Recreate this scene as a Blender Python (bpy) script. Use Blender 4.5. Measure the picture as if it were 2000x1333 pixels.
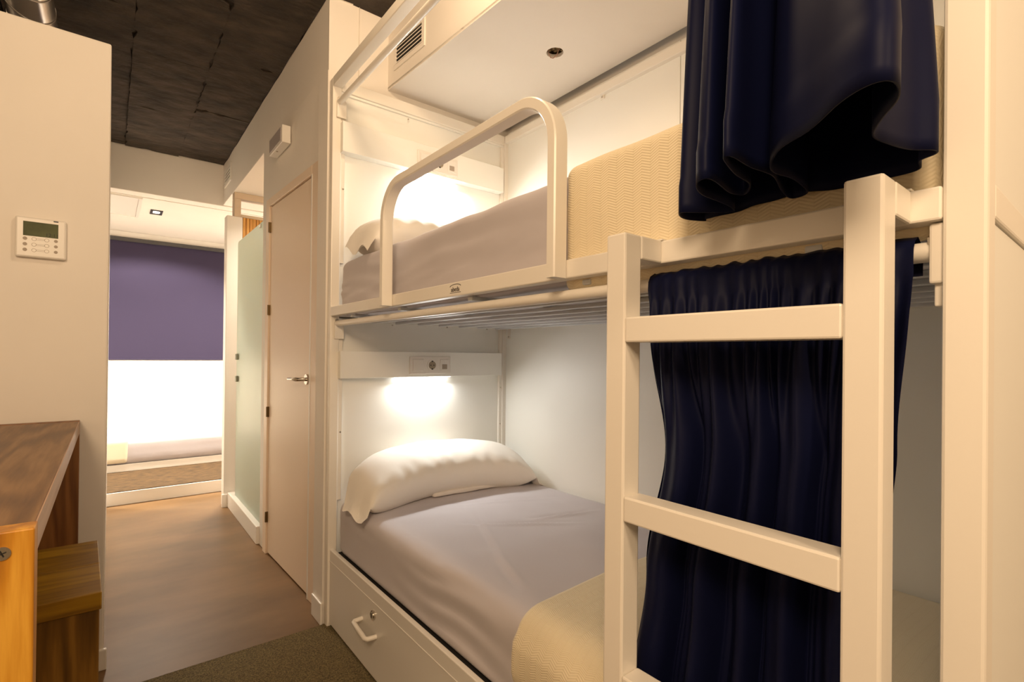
import bpy, bmesh, math, random
from mathutils import Vector, Matrix, noise
C = bpy.context.scene
for o in list(bpy.data.objects): bpy.data.objects.remove(o)
random.seed(7)

# ------------------------------------------------------------------ camera
FPX = 990.36
yaw, pit, rol = math.radians(38.4567), math.radians(.21549), math.radians(.59825)
Fv = Vector((math.sin(yaw)*math.cos(pit), math.cos(yaw)*math.cos(pit), math.sin(pit)))
R0 = Vector((math.cos(yaw), -math.sin(yaw), 0)); U0 = R0.cross(Fv)
Rv = math.cos(rol)*R0 + math.sin(rol)*U0
Uv = -math.sin(rol)*R0 + math.cos(rol)*U0
cd = bpy.data.cameras.new('camera'); cam = bpy.data.objects.new('camera', cd)
C.collection.objects.link(cam)
M = Matrix((Rv, Uv, -Fv)).transposed().to_4x4(); M.translation = (0, 0, 1.2)
cam.matrix_world = M
cd.sensor_fit = 'HORIZONTAL'; cd.sensor_width = 36; cd.lens = FPX/2000*36
cd.shift_y = 23.66/2000; cd.clip_start = .01
C.camera = cam
# ------------------------------------------------------------------ world, exposure
w = bpy.data.worlds.new('world'); C.world = w; w.use_nodes = True
w.node_tree.nodes['Background'].inputs[0].default_value = (.02, .016, .012, 1)
w.node_tree.nodes['Background'].inputs[1].default_value = .3
vs = C.view_settings
C.display_settings.display_device = 'sRGB'
vs.view_transform = 'Standard'; vs.look = 'None'; vs.gamma = 1; vs.exposure = 0.0
vs.use_curve_mapping = False
C.cycles.use_denoising = True
C.cycles.max_bounces = 10; C.cycles.diffuse_bounces = 6; C.cycles.transmission_bounces = 8
C.cycles.sample_clamp_indirect = 6

def light(name, kind, loc, power, col, size=.2, sy=None, aim=None, spot=None, blend=.5, spread=None):
    l = bpy.data.lights.new(name, kind); l.energy = power; l.color = col
    if kind == 'AREA':
        l.size = size
        if sy: l.shape = 'RECTANGLE'; l.size_y = sy
        else: l.shape = 'DISK'
        if spread: l.spread = math.radians(spread)
    else:
        l.shadow_soft_size = size
    if kind == 'SPOT': l.spot_size = math.radians(spot); l.spot_blend = blend
    o = bpy.data.objects.new(name, l); C.collection.objects.link(o); o.location = loc
    d = (Vector(aim)-Vector(loc)) if aim else Vector((0, 0, -1))
    o.rotation_euler = d.to_track_quat('-Z', 'Y').to_euler()
    return o
WARM = (1, .715, .445); MID = (1, .885, .73); COOL = (1, .985, .93)
# room lamps behind and beside the camera, with an added fill above
light('room_pendant_lamp', 'POINT', (.25, -1.0, 1.95), 35, WARM, .12)
light('room_pendant_lamp', 'POINT', (-.62, -.35, 2.22), 108, WARM, .3)
light('head_wall_fill', 'POINT', (.60, 1.15, 2.70), 26, WARM, .10)  # added fill without a fixture, brightens the wall above the bunk head
# far room: its downlight and two added area lights
light('far_room_light', 'SPOT', (.315, 5.51, 2.43), 300, MID, .04, aim=(.315, 5.94, 0), spot=140, blend=.25)
light('far_room_light', 'AREA', (-.75, 5.55, 2.42), 55, MID, .3, spread=130)  # added area light without a fixture, brightens the far bed
light('far_room_light', 'AREA', (1.15, 5.6, 2.42), 45, MID, .3, spread=130)  # second added area light, also without a fixture
light('shower_lamp', 'AREA', (1.25, 3.95, 2.44), 15, MID, .2, spread=140)
# reading strips under the shelf boxes
light('reading_strip_lamp', 'AREA', (1.21, 2.215, 1.081), 3.3, COOL, .29, .03, aim=(1.21, 1.85, .6))
light('reading_strip_lamp', 'AREA', (1.27, 2.215, 2.078), 5.0, COOL, .30, .03, aim=(1.27, 1.93, 1.7))

# ------------------------------------------------------------------ materials
def mat(name, col, rough=.6, metal=0, spec=.5, var=0, vscale=4, bump=0, bscale=60, bdist=.002,
        coat=0, sheen=0, trans=0, emit=None, estr=0, stretch=None, detail=4, var2=None, sss=0):
    m = bpy.data.materials.new(name); m.use_nodes = True
    nt = m.node_tree; b = nt.nodes['Principled BSDF']
    b.inputs['Base Color'].default_value = (*col, 1); b.inputs['Roughness'].default_value = rough
    b.inputs['Metallic'].default_value = metal; b.inputs['Specular IOR Level'].default_value = spec
    b.inputs['Coat Weight'].default_value = coat; b.inputs['Sheen Weight'].default_value = sheen
    b.inputs['Transmission Weight'].default_value = trans
    if emit:
        b.inputs['Emission Color'].default_value = (*emit, 1); b.inputs['Emission Strength'].default_value = estr
    tc = nt.nodes.new('ShaderNodeTexCoord'); mp = nt.nodes.new('ShaderNodeMapping')
    nt.links.new(tc.outputs['Object'], mp.inputs[0])
    if stretch: mp.inputs['Scale'].default_value = stretch
    if var:
        n = nt.nodes.new('ShaderNodeTexNoise'); n.inputs['Scale'].default_value = vscale; n.inputs['Detail'].default_value = detail
        nt.links.new(mp.outputs[0], n.inputs['Vector'])
        r = nt.nodes.new('ShaderNodeValToRGB')
        c2 = var2 or [c*(1-var) for c in col]
        r.color_ramp.elements[0].color = (*c2, 1); r.color_ramp.elements[1].color = (*[min(1, c*(1+var*.5)) for c in col], 1)
        r.color_ramp.elements[0].position = .3; r.color_ramp.elements[1].position = .7
        nt.links.new(n.outputs['Fac'], r.inputs[0]); nt.links.new(r.outputs[0], b.inputs['Base Color'])
    if bump:
        n2 = nt.nodes.new('ShaderNodeTexNoise'); n2.inputs['Scale'].default_value = bscale; n2.inputs['Detail'].default_value = 3
        nt.links.new(mp.outputs[0], n2.inputs['Vector'])
        bp = nt.nodes.new('ShaderNodeBump'); bp.inputs['Strength'].default_value = bump; bp.inputs['Distance'].default_value = bdist
        nt.links.new(n2.outputs['Fac'], bp.inputs['Height']); nt.links.new(bp.outputs[0], b.inputs['Normal'])
    return m

def wood(name, c1, c2, c3, axis='y', rough=.42, scale=1.0):
    m = bpy.data.materials.new(name); m.use_nodes = True
    nt = m.node_tree; b = nt.nodes['Principled BSDF']; b.inputs['Roughness'].default_value = rough
    tc = nt.nodes.new('ShaderNodeTexCoord'); mp = nt.nodes.new('ShaderNodeMapping')
    s = {'x': (.55, 5, 5), 'y': (5, .55, 5), 'z': (5, 5, .55)}[axis]
    mp.inputs['Scale'].default_value = [q*scale for q in s]
    nt.links.new(tc.outputs['Object'], mp.inputs[0])
    n0 = nt.nodes.new('ShaderNodeTexNoise'); n0.inputs['Scale'].default_value = 1.2; n0.inputs['Detail'].default_value = 2
    nt.links.new(mp.outputs[0], n0.inputs['Vector'])
    mul = nt.nodes.new('ShaderNodeMath'); mul.operation = 'MULTIPLY'; mul.inputs[1].default_value = 62
    nt.links.new(n0.outputs['Fac'], mul.inputs[0])
    sn = nt.nodes.new('ShaderNodeMath'); sn.operation = 'SINE'; nt.links.new(mul.outputs[0], sn.inputs[0])
    n1 = nt.nodes.new('ShaderNodeTexNoise'); n1.inputs['Scale'].default_value = 14; n1.inputs['Detail'].default_value = 6
    mp2 = nt.nodes.new('ShaderNodeMapping'); mp2.inputs['Scale'].default_value = {'x': (.6, 9, 9), 'y': (9, .6, 9), 'z': (9, 9, .6)}[axis]
    nt.links.new(tc.outputs['Object'], mp2.inputs[0]); nt.links.new(mp2.outputs[0], n1.inputs['Vector'])
    ad = nt.nodes.new('ShaderNodeMath'); ad.operation = 'MULTIPLY_ADD'; ad.inputs[1].default_value = .21; ad.inputs[2].default_value = .2
    nt.links.new(sn.outputs[0], ad.inputs[0])
    ad2 = nt.nodes.new('ShaderNodeMath'); ad2.operation = 'MULTIPLY_ADD'; ad2.inputs[1].default_value = .6
    nt.links.new(n1.outputs['Fac'], ad2.inputs[0]); nt.links.new(ad.outputs[0], ad2.inputs[2])
    r = nt.nodes.new('ShaderNodeValToRGB'); e = r.color_ramp.elements
    e[0].position = .2; e[0].color = (*c1, 1); e[1].position = .75; e[1].color = (*c3, 1)
    k = e.new(.5); k.color = (*c2, 1)
    nt.links.new(ad2.outputs[0], r.inputs[0])
    # knots
    v = nt.nodes.new('ShaderNodeTexVoronoi'); v.inputs['Scale'].default_value = 1.6
    nt.links.new(mp.outputs[0], v.inputs['Vector'])
    kr = nt.nodes.new('ShaderNodeValToRGB'); kr.color_ramp.elements[0].position = .03; kr.color_ramp.elements[1].position = .11
    kr.color_ramp.elements[0].color = (.30, .22, .18, 1); kr.color_ramp.elements[1].color = (1, 1, 1, 1)
    nt.links.new(v.outputs['Distance'], kr.inputs[0])
    mx = nt.nodes.new('ShaderNodeMixRGB'); mx.blend_type = 'MULTIPLY'; mx.inputs[0].default_value = 1
    nt.links.new(r.outputs[0], mx.inputs[1]); nt.links.new(kr.outputs[0], mx.inputs[2])
    nt.links.new(mx.outputs[0], b.inputs['Base Color'])
    bp = nt.nodes.new('ShaderNodeBump'); bp.inputs['Strength'].default_value = .15; bp.inputs['Distance'].default_value = .001
    nt.links.new(ad2.outputs[0], bp.inputs['Height']); nt.links.new(bp.outputs[0], b.inputs['Normal'])
    return m

def weave(name, c1, c2, rough, fx, fy, bump, kind='zigzag'):
    """woven relief: small parallelogram cells, colours c1 / c2 close together"""
    m = bpy.data.materials.new(name); m.use_nodes = True
    nt = m.node_tree; b = nt.nodes['Principled BSDF']; b.inputs['Roughness'].default_value = rough
    b.inputs['Sheen Weight'].default_value = .15
    tc = nt.nodes.new('ShaderNodeTexCoord'); uv = nt.nodes.new('ShaderNodeSeparateXYZ')
    nt.links.new(tc.outputs['UV'], uv.inputs[0])
    def mth(op, a, bb=None, v=None):
        n = nt.nodes.new('ShaderNodeMath'); n.operation = op
        nt.links.new(a, n.inputs[0])
        if bb is not None: nt.links.new(bb, n.inputs[1])
        if v is not None: n.inputs[1].default_value = v
        return n.outputs[0]
    x = mth('MULTIPLY', uv.outputs[0], v=fx); y = mth('MULTIPLY', uv.outputs[1], v=fy)
    pp = mth('PINGPONG', x, v=1.0)                      # zigzag columns
    s = mth('ADD', mth('MULTIPLY', pp, v=1.6), y)
    rid = mth('SINE', mth('MULTIPLY', s, v=6.2832))
    col = mth('ABSOLUTE', mth('SUBTRACT', pp, v=.5))    # column seams
    seam = mth('MULTIPLY', mth('GREATER_THAN', col, v=.44), v=1.2)
    h = mth('SUBTRACT', mth('MULTIPLY', rid, v=.5), seam)
    mx = nt.nodes.new('ShaderNodeMixRGB'); mx.inputs[1].default_value = (*c1, 1); mx.inputs[2].default_value = (*c2, 1)
    mr = nt.nodes.new('ShaderNodeMapRange'); mr.inputs[1].default_value = -1.5; mr.inputs[2].default_value = .5
    nt.links.new(h, mr.inputs[0]); nt.links.new(mr.outputs[0], mx.inputs[0]); nt.links.new(mx.outputs[0], b.inputs['Base Color'])
    bp = nt.nodes.new('ShaderNodeBump'); bp.inputs['Strength'].default_value = bump; bp.inputs['Distance'].default_value = .003
    nt.links.new(h, bp.inputs['Height']); nt.links.new(bp.outputs[0], b.inputs['Normal'])
    return m

wall_m = mat('painted_plaster', (.82, .775, .715), .62, var=.03, vscale=2, bump=.12, bscale=45)
white_m = mat('white_lacquer', (.82, .79, .74), .32, bump=.03, bscale=120)
metal_m = mat('white_powder_coat', (.83, .79, .72), .30, bump=.04, bscale=200)
panel_m = mat('white_laminate', (.86, .86, .82), .45, bump=.03, bscale=150)
door_m = mat('door_lacquer', (.86, .715, .575), .40, bump=.05, bscale=50)
sheet_m = mat('lilac_grey_cotton', (.56, .525, .56), .85, sheen=.2, bump=.25, bscale=9, bdist=.006)
pillow_m = mat('white_cotton', (.84, .80, .74), .85, sheen=.2, bump=.2, bscale=14, bdist=.004)
towel_m = mat('white_towel', (.80, .75, .70), .95, bump=.3, bscale=300)
navy_m = mat('navy_satin', (.0044, .0062, .028), .52, spec=.10, bump=.10, bscale=14, bdist=.004)
blanket_m = weave('cream_woven_cotton', (.80, .69, .48), (.83, .725, .52), .9, 50, 190, .28)
far_blanket_m = mat('cream_cotton', (.80, .72, .56), .9)
concrete_m = mat('raw_concrete', (.060, .045, .033), .9, var=.62, vscale=5.5, detail=12, bump=1, bscale=9, bdist=.03, stretch=(1, 1.5, 1))
cement_m = mat('microcement', (.205, .120, .056), .40, spec=.16, var=.32, vscale=2.6, detail=8, bump=.05, bscale=30, stretch=(.7, 1.5, 1))
chrome_m = mat('satin_chrome', (.62, .58, .52), .25, 1)
steel_m = mat('galvanised_steel', (.78, .75, .72), .24, 1, bump=.08, bscale=30)
black_m = mat('black_plastic', (.015, .014, .013), .5)
dark_m = mat('dark_void', (.03, .026, .022), .9)
plastic_m = mat('white_plastic', (.80, .77, .72), .35)
greyplast_m = mat('grey_diffuser', (.42, .38, .38), .35)
key_m = mat('grey_key', (.36, .30, .24), .5)
screen_m = mat('green_grey_display', (.105, .118, .058), .55, spec=.2, var=.35, vscale=12)
blind_m = mat('purple_grey_blind_cloth', (.026, .0185, .052), .85, bump=.1, bscale=250)
cass_m = mat('charcoal_aluminium', (.045, .042, .042), .5)
brass_m = mat('aged_brass', (.22, .15, .07), .4, 1)
glass_m = mat('frosted_glass', (.80, .92, .84), .42, trans=.75, spec=.5)
carpet_m = mat('olive_brown_carpet', (.16, .12, .050), .97, var=.7, vscale=190, detail=3, bump=1, bscale=110, bdist=.004)
far_carpet_m = mat('brown_carpet', (.090, .050, .017), .97, var=.6, vscale=32, detail=5, bump=1, bscale=60, bdist=.006, stretch=(.5, 1.6, 1))
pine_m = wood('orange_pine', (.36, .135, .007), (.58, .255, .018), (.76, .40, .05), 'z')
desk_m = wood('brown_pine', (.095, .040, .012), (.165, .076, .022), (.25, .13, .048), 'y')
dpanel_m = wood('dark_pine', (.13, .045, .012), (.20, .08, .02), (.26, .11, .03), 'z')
stool_m = wood('brown_stool_pine', (.18, .085, .003), (.29, .15, .004), (.36, .20, .008), 'x')
edge_m = wood('sawn_edge', (.30, .17, .10), (.40, .25, .16), (.46, .30, .20), 'y')
clad_m = wood('honey_timber', (.50, .22, .045), (.62, .30, .07), (.70, .38, .10), 'z')
strip_m = mat('lit_strip', (1, 1, 1), .5, emit=(1, .97, .90), estr=9)
lamp_m = mat('lit_lamp', (1, 1, 1), .5, emit=(1, .93, .80), estr=14)
ink_m = mat('dark_ink', (.035, .022, .012), .7)
rubble_m = mat('broken_plaster', (.34, .24, .11), .95, var=.7, vscale=45, bump=1, bscale=60, bdist=.01)
copper_m = mat('pinkish_wire', (.45, .26, .20), .5)
slatmetal_m = mat('pale_grey_steel', (.62, .64, .66), .35)

# ------------------------------------------------------------------ helpers
ORG = {}
def setp(o, label=None, cat=None, group=None, kind=None):
    if label: o['label'] = label
    if cat: o['category'] = cat
    if group: o['group'] = group
    if kind: o['kind'] = kind
    return o
def thing(name, label, cat, loc, group=None, kind=None):
    o = bpy.data.objects.new(name, None); C.collection.objects.link(o)
    o.location = loc; o.empty_display_size = .05; ORG[o] = Vector(loc)
    return setp(o, label, cat, group, kind)
def obj(name, bm, m, parent=None, smooth=False, kind=None, label=None, cat=None, group=None, ang=None):
    me = bpy.data.meshes.new(name)
    if parent is not None: org = ORG[parent]
    else:
        xs = [v.co for v in bm.verts]
        org = Vector(((min(v.x for v in xs)+max(v.x for v in xs))/2, (min(v.y for v in xs)+max(v.y for v in xs))/2, min(v.z for v in xs)))
    bmesh.ops.translate(bm, verts=bm.verts, vec=-org)
    bmesh.ops.recalc_face_normals(bm, faces=bm.faces)
    bm.to_mesh(me); bm.free(); me.materials.append(m)
    if smooth:
        for p in me.polygons: p.use_smooth = True
        if ang: me.set_sharp_from_angle(angle=math.radians(ang))
    o = bpy.data.objects.new(name, me); C.collection.objects.link(o)
    if parent is not None: o.parent = parent
    else: o.location = org
    ORG[o] = org
    return setp(o, label, cat, group, kind)
def B(): return bmesh.new()
def box(bm, x0, x1, y0, y1, z0, z1, bev=0, seg=2, fn=None):
    vs_ = [bm.verts.new((x, y, z)) for x in (x0, x1) for y in (y0, y1) for z in (z0, z1)]
    fs = [bm.faces.new([vs_[i] for i in f]) for f in ((0, 1, 3, 2), (4, 6, 7, 5), (0, 4, 5, 1), (2, 3, 7, 6), (0, 2, 6, 4), (1, 5, 7, 3))]
    if bev:
        es = list({e for f in fs for e in f.edges})
        r = bmesh.ops.bevel(bm, geom=es, offset=bev, segments=seg, affect='EDGES', profile=.5)
        vs_ = list({v for f in r['faces'] for v in f.verts} | {v for v in vs_ if v.is_valid})
    if fn:
        for v in vs_:
            if v.is_valid: v.co = Vector(fn(v.co))
    return bm
def bx(*a, **k): return box(B(), *a, **k)
def tube(bm, pts, r, n=12, cap=True, closed=False):
    pts = [Vector(p) for p in pts]; N = len(pts); rings = []
    up = None
    for i, p in enumerate(pts):
        if closed: t = (pts[(i+1) % N]-pts[i-1]).normalized()
        else: t = (pts[min(i+1, N-1)]-pts[max(i-1, 0)]).normalized()
        if up is None:
            up = Vector((0, 0, 1)) if abs(t.z) < .9 else Vector((1, 0, 0))
        u = (up - t*up.dot(t)).normalized(); up = u; v = t.cross(u)
        rr = r[i] if isinstance(r, (list, tuple)) else r
        rings.append([bm.verts.new(p+rr*(math.cos(a)*u+math.sin(a)*v)) for a in [2*math.pi*k/n for k in range(n)]])
    for i in range(N if closed else N-1):
        a, b = rings[i], rings[(i+1) % N]
        for k in range(n): bm.faces.new((a[k], a[(k+1) % n], b[(k+1) % n], b[k]))
    if cap and not closed:
        bm.faces.new(rings[0][::-1]); bm.faces.new(rings[-1])
    return bm
def tb(*a, **k): return tube(B(), *a, **k)
def strip(bm, path, ring, closed_ring=True, cap=True):
    """sweep: path gives list of lists of points (rings) -> skin"""
    rings = [[bm.verts.new(p) for p in rr] for rr in path]
    n = len(rings[0])
    for a, b in zip(rings, rings[1:]):
        for k in range(n if closed_ring else n-1):
            bm.faces.new((a[k], a[(k+1) % n], b[(k+1) % n], b[k]))
    if cap and closed_ring:
        bm.faces.new(rings[0][::-1]); bm.faces.new(rings[-1])
    return bm
def rbox(x0, x1, y0, y1, z0, z1, r, step=.03, fn=None, bottom=True, uvs=1.0):
    """rounded soft block made of a fine grid, with UVs in metres"""
    bm = B(); uvl = bm.loops.layers.uv.new('uv')
    lo = Vector((x0, y0, z0)); hi = Vector((x1, y1, z1))
    if not isinstance(r, tuple): r = (r, r, r)
    def shape(p):
        q = Vector([min(max(p[i], lo[i]+r[i]), hi[i]-r[i]) for i in range(3)])
        d = p-q; e = Vector([d[i]/r[i] if r[i] else 0 for i in range(3)])
        m = max(abs(c) for c in e)
        if m > 1e-6 and e.length > 1e-6:
            e = e.normalized()*m
            d = Vector([e[i]*r[i] for i in range(3)])
        return q+d
    cache = {}
    def V(p):
        k = tuple(round(c, 5) for c in p)
        if k not in cache:
            s = shape(Vector(p))
            if fn: s = Vector(fn(s))
            cache[k] = bm.verts.new(s)
        return cache[k]
    def lin(a, b, s, rr):
        n = max(2, int((b-a)/s)); L = [a+(b-a)*i/n for i in range(n+1)]
        if rr:
            L = [q for q in L if a+rr < q < b-rr]
            L = [a+rr*(1-math.cos(t)) for t in [math.pi/2*i/5 for i in range(6)]] + L + [b-rr*(1-math.sin(t)) for t in [math.pi/2*i/5 for i in range(6)]]
        return L
    X, Y, Z = (lin(lo[i], hi[i], step, r[i]) for i in range(3))
    def face(A, Bq, mk, uvf):
        for i in range(len(A)-1):
            for j in range(len(Bq)-1):
                ps = [mk(A[i], Bq[j]), mk(A[i+1], Bq[j]), mk(A[i+1], Bq[j+1]), mk(A[i], Bq[j+1])]
                vv = [V(p) for p in ps]
                if len(set(vv)) < 3: continue
                try: f = bm.faces.new(vv)
                except ValueError: continue
                for l, p in zip(f.loops, ps): l[uvl].uv = uvf(p)
    face(X, Y, lambda a, b: (a, b, z1), lambda p: (p[1], p[0]))
    if bottom: face(X, Y, lambda a, b: (a, b, z0), lambda p: (p[1], p[0]))
    face(X, Z, lambda a, b: (a, y0, b), lambda p: (p[2], p[0]))
    face(X, Z, lambda a, b: (a, y1, b), lambda p: (p[2], p[0]))
    face(Y, Z, lambda a, b: (x0, a, b), lambda p: (p[1], x0+p[2]-z1))
    face(Y, Z, lambda a, b: (x1, a, b), lambda p: (p[1], x1-p[2]+z1))
    return bm
def grid(rows, uvfn=None):
    bm = B(); vv = [[bm.verts.new(p) for p in r] for r in rows]
    uvl = bm.loops.layers.uv.new('uv')
    for i in range(len(vv)-1):
        for j in range(len(vv[0])-1):
            f = bm.faces.new((vv[i][j], vv[i][j+1], vv[i+1][j+1], vv[i+1][j]))
            if uvfn:
                for l, (a, b) in zip(f.loops, ((i, j), (i, j+1), (i+1, j+1), (i+1, j))): l[uvl].uv = uvfn(a, b)
    return bm
def disc(bm, c, r, axis, h, n=20, r2=None):
    c = Vector(c); a = Vector(axis).normalized()
    tube(bm, [c, c+a*h], [r, r2 if r2 else r], n)
    return bm
def struct(name, bm, m, label, cat, parent=None, **k):
    return obj(name, bm, m, parent, kind='structure', label=label, cat=cat, **k)
def nz(x, y, z, s=1): return noise.noise(Vector((x*s, y*s, z*s)))
def text(name, body, loc, ux, uy, size, m, parent, align='CENTER', ext=.0003):
    cu = bpy.data.curves.new(name, 'FONT'); cu.body = body; cu.size = size; cu.align_x = align; cu.extrude = ext
    cu.materials.append(m)
    o = bpy.data.objects.new(name, cu); C.collection.objects.link(o); bpy.context.view_layer.update()
    ux = Vector(ux).normalized(); uy = Vector(uy).normalized(); n = ux.cross(uy)
    Mx = Matrix((ux, uy, n)).transposed().to_4x4(); Mx.translation = Vector(loc)-ORG[parent]
    me = bpy.data.meshes.new_from_object(o); bpy.data.objects.remove(o)
    o = bpy.data.objects.new(name, me); C.collection.objects.link(o)
    o.parent = parent; o.matrix_local = Mx; ORG[o] = ORG[parent]
    return o

# ================================================================== STRUCTURE
CZ = 2.79
struct('floor', bx(-2.6, 1.8, -3, 7.2, -.1, 0), cement_m, 'brown polished microcement floor running down the corridor', 'floor')
# raw concrete ceiling with the print of its formwork boards
ceil = struct('ceiling', bx(-2.6, 1.8, -3, 7.2, CZ+.01, CZ+.16), concrete_m, 'raw dark concrete ceiling slab with formwork marks', 'ceiling')
x = -.9; rnd = random.Random(3)
while x < .74:
    wdt = rnd.uniform(.22, .42); y = 1.6 + rnd.uniform(-.3, 0)
    x1 = min(x+wdt, .745)
    while y < 4.9:
        ln = rnd.uniform(.35, .95); y1 = min(y+ln, 4.915); d = rnd.uniform(.0, .010)
        if y1-y < .12: y1 = 4.915
        g = .0012
        bm = B(); n = 22
        ring = []
        for (ax, ay, bx_, by) in ((x, y, x1, y), (x1, y, x1, y1), (x1, y1, x, y1), (x, y1, x, y)):
            for q in range(n):
                t = q/n; px = ax+(bx_-ax)*t; py = ay+(by-ay)*t
                cx_, cy_ = (x+x1)/2, (y+y1)/2
                k = 1-g/max(.05, abs(px-cx_)+abs(py-cy_)) - max(0, nz(px*5, py*5, x, 2.5)-.15)*.16 + .010*nz(px*30, py*30, x)
                ring.append((cx_+(px-cx_)*k, cy_+(py-cy_)*k))
        lowr = [bm.verts.new((p[0], p[1], CZ-d+.004)) for p in ring]; upr = [bm.verts.new((p[0], p[1], CZ+.012)) for p in ring]
        bm.faces.new(lowr); 
        for q in range(len(ring)): bm.faces.new((lowr[q], lowr[(q+1) % len(ring)], upr[(q+1) % len(ring)], upr[q]))
        obj('formwork_panel', bm, concrete_m, ceil)
        y = y1
        if y >= 4.91: break
    x = x1
    if .745-x < .1: break

# left block (bathroom volume) carrying the thermostat, lower than the ceiling
lw = struct('wall_left', bx(-2.6, -.005, 2.45, 4.93, 0, 2.362, .006), wall_m, 'cream partition wall on the left carrying the thermostat', 'wall')
struct('baseboard_left', bx(-2.6, .004, 2.437, 2.456, 0, .078, .004), white_m, 'white baseboard round the cream partition corner', 'baseboard')
# right corridor wall around the door, built as pieces
WX = .748
w_r = struct('wall_right', bx(WX, WX+.14, 3.335, 3.465, 0, 2.46), wall_m, 'cream corridor wall around the closed door', 'wall')
obj('wall_section', bx(WX, WX+.14, 2.275, 2.40, 0, 2.46), wall_m, w_r)
bm = B(); rows = []
for j in range(21):
    y = 2.40+(3.337-2.40)*j/20; xs = .749+(3.27-y)*.0371+.001
    rows.append([(max(WX, xs), y, 2.121), (WX, y, 2.461), (WX+.14, y, 2.461), (WX+.14, y, 2.121), (max(WX, xs), y, 2.121)])
obj('wall_section', grid(rows), wall_m, w_r)
bm = B(); rows = []
for j in range(41):
    y = 2.275+(4.93-2.275)*j/40
    rows.append([(WX, y, 2.46), (WX, y, CZ+.002+.010*nz(y, 3, 1, 5)), (WX+.14, y, CZ+.012), (WX+.14, y, 2.46), (WX, y, 2.46)])
bm = grid(rows); obj('wall_section', bm, wall_m, w_r)
struct('baseboard_right', bx(WX-.011, WX, 2.262, 2.392, 0, .098, .004), white_m, 'short white baseboard between door frame and bunk', 'baseboard')
# head wall of the bunk alcove and walls out of view
struct('wall_alcove', bx(WX+.005, 1.80, 2.283, 2.398, 0, CZ+.01), wall_m, 'white wall above the head end of the bunk', 'wall')
struct('wall_bunk_side', bx(1.76, 1.90, -3, 2.285, 0, CZ+.01), wall_m, 'white wall along the back of the bunk', 'wall')
struct('wall_rear', bx(-2.6, 1.8, -3.1, -3, 0, CZ+.01), wall_m, 'plain wall behind the camera', 'wall')
struct('wall_window_side', bx(-2.7, -2.6, -3, 7.2, 0, CZ+.01), wall_m, 'plain wall far left out of view', 'wall')
# soffit beam across the corridor end
struct('trim_1', bx(-2.6, 1.8, 4.93, 5.06, 2.445, CZ+.01, .004), wall_m, 'cream soffit beam crossing the end of the corridor', 'beam')
# shower nook
struct('wall_stub', bx(.702, .812, 4.45, 4.55, 0, 2.262, .004), wall_m, 'narrow white stub wall beside the frosted glass', 'wall')
struct('baseboard_stub', bx(.690, .748, 4.438, 4.46, 0, .10, .003), white_m, 'small white baseboard wrapping the stub wall foot', 'baseboard')
struct('wall_shower_back', bx(1.62, 1.70, 3.465, 4.55, 0, 2.46), wall_m, 'white back wall of the shower', 'wall')
struct('wall_shower_near', bx(WX+.14, 1.70, 3.40, 3.465, 0, 2.46), wall_m, 'white near wall of the shower', 'wall')
struct('ceiling_shower', bx(WX+.001, 1.72, 3.40, 4.93, 2.455, 2.50), wall_m, 'plastered ceiling panel over the shower', 'ceiling')
struct('curb_shower', bx(.728, .80, 3.466, 4.445, 0, .112, .004), white_m, 'white curb under the frosted glass panel', 'curb')
cl = thing('timber_cladding', 'honey coloured timber slats above the frosted glass', 'cladding', (1.0, 4.45, 0), kind='structure')
xx = .815
while xx < 1.6:
    obj('slat', bx(xx, xx+.021, 4.452, 4.475, .11, 2.262, .002, 1), clad_m, cl); xx += .024
obj('backing', bx(.812, 1.62, 4.476, 4.55, 0, 2.262), wall_m, cl)
win = thing('window_1', 'small transom window frame above the timber slats', 'window', (1.1, 4.47, 2.262), kind='structure')
frame_m = mat('shaded_window_paint', (.60, .47, .34), .5)  # beige tone puts the shade on the frame into its colour
fr = B(); box(fr, .752, 1.62, 4.452, 4.53, 2.405, 2.455, .003, 1); obj('frame_rail', fr, frame_m, win)
obj('frame_rail', bx(.80, 1.62, 4.452, 4.53, 2.262, 2.286, .003, 1), frame_m, win)
obj('frame_stile', bx(.752, .800, 4.452, 4.53, 2.262, 2.405, .003, 1), frame_m, win)
obj('frame_stile', bx(1.57, 1.62, 4.452, 4.53, 2.286, 2.405, .003, 1), frame_m, win)
obj('pane', bx(.800, 1.57, 4.487, 4.493, 2.286, 2.405), mat('clear_glass', (1, 1, 1), .02, trans=1, spec=.3), win)
obj('screw', disc(B(), (.776, 4.4525, 2.345), .005, (0, -1, 0), .002), chrome_m, win)

gl = thing('glass_panel', 'tall frosted greenish glass shower panel along the corridor', 'shower screen', (.765, 3.9, .112))
bm = B(); pts = [(3.47, .112), (4.335, .112)] + [(4.335-.03+.03*math.cos(a), 2.04-.03+.03*math.sin(a)) for a in [math.pi/2*i/5 for i in range(6)]] + [(3.47, 2.04)]
lo_ = [bm.verts.new((.761, p[0], p[1])) for p in pts]; hi_ = [bm.verts.new((.769, p[0], p[1])) for p in pts]
bm.faces.new(lo_); bm.faces.new(hi_[::-1])
for i in range(len(pts)): bm.faces.new((lo_[i], lo_[(i+1) % len(pts)], hi_[(i+1) % len(pts)], hi_[i]))
obj('glass_pane', bm, glass_m, gl)
for z in (1.165, 1.0):
    obj('handle_block', bx(.744, .761, 4.255, 4.30, z-.022, z+.022, .003), mat('brushed_grey_metal', (.25, .25, .20), .45, .7), gl)
obj('clamp', bx(.752, .775, 3.567, 3.597, 2.005, 2.03, .003), chrome_m, gl)

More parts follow.
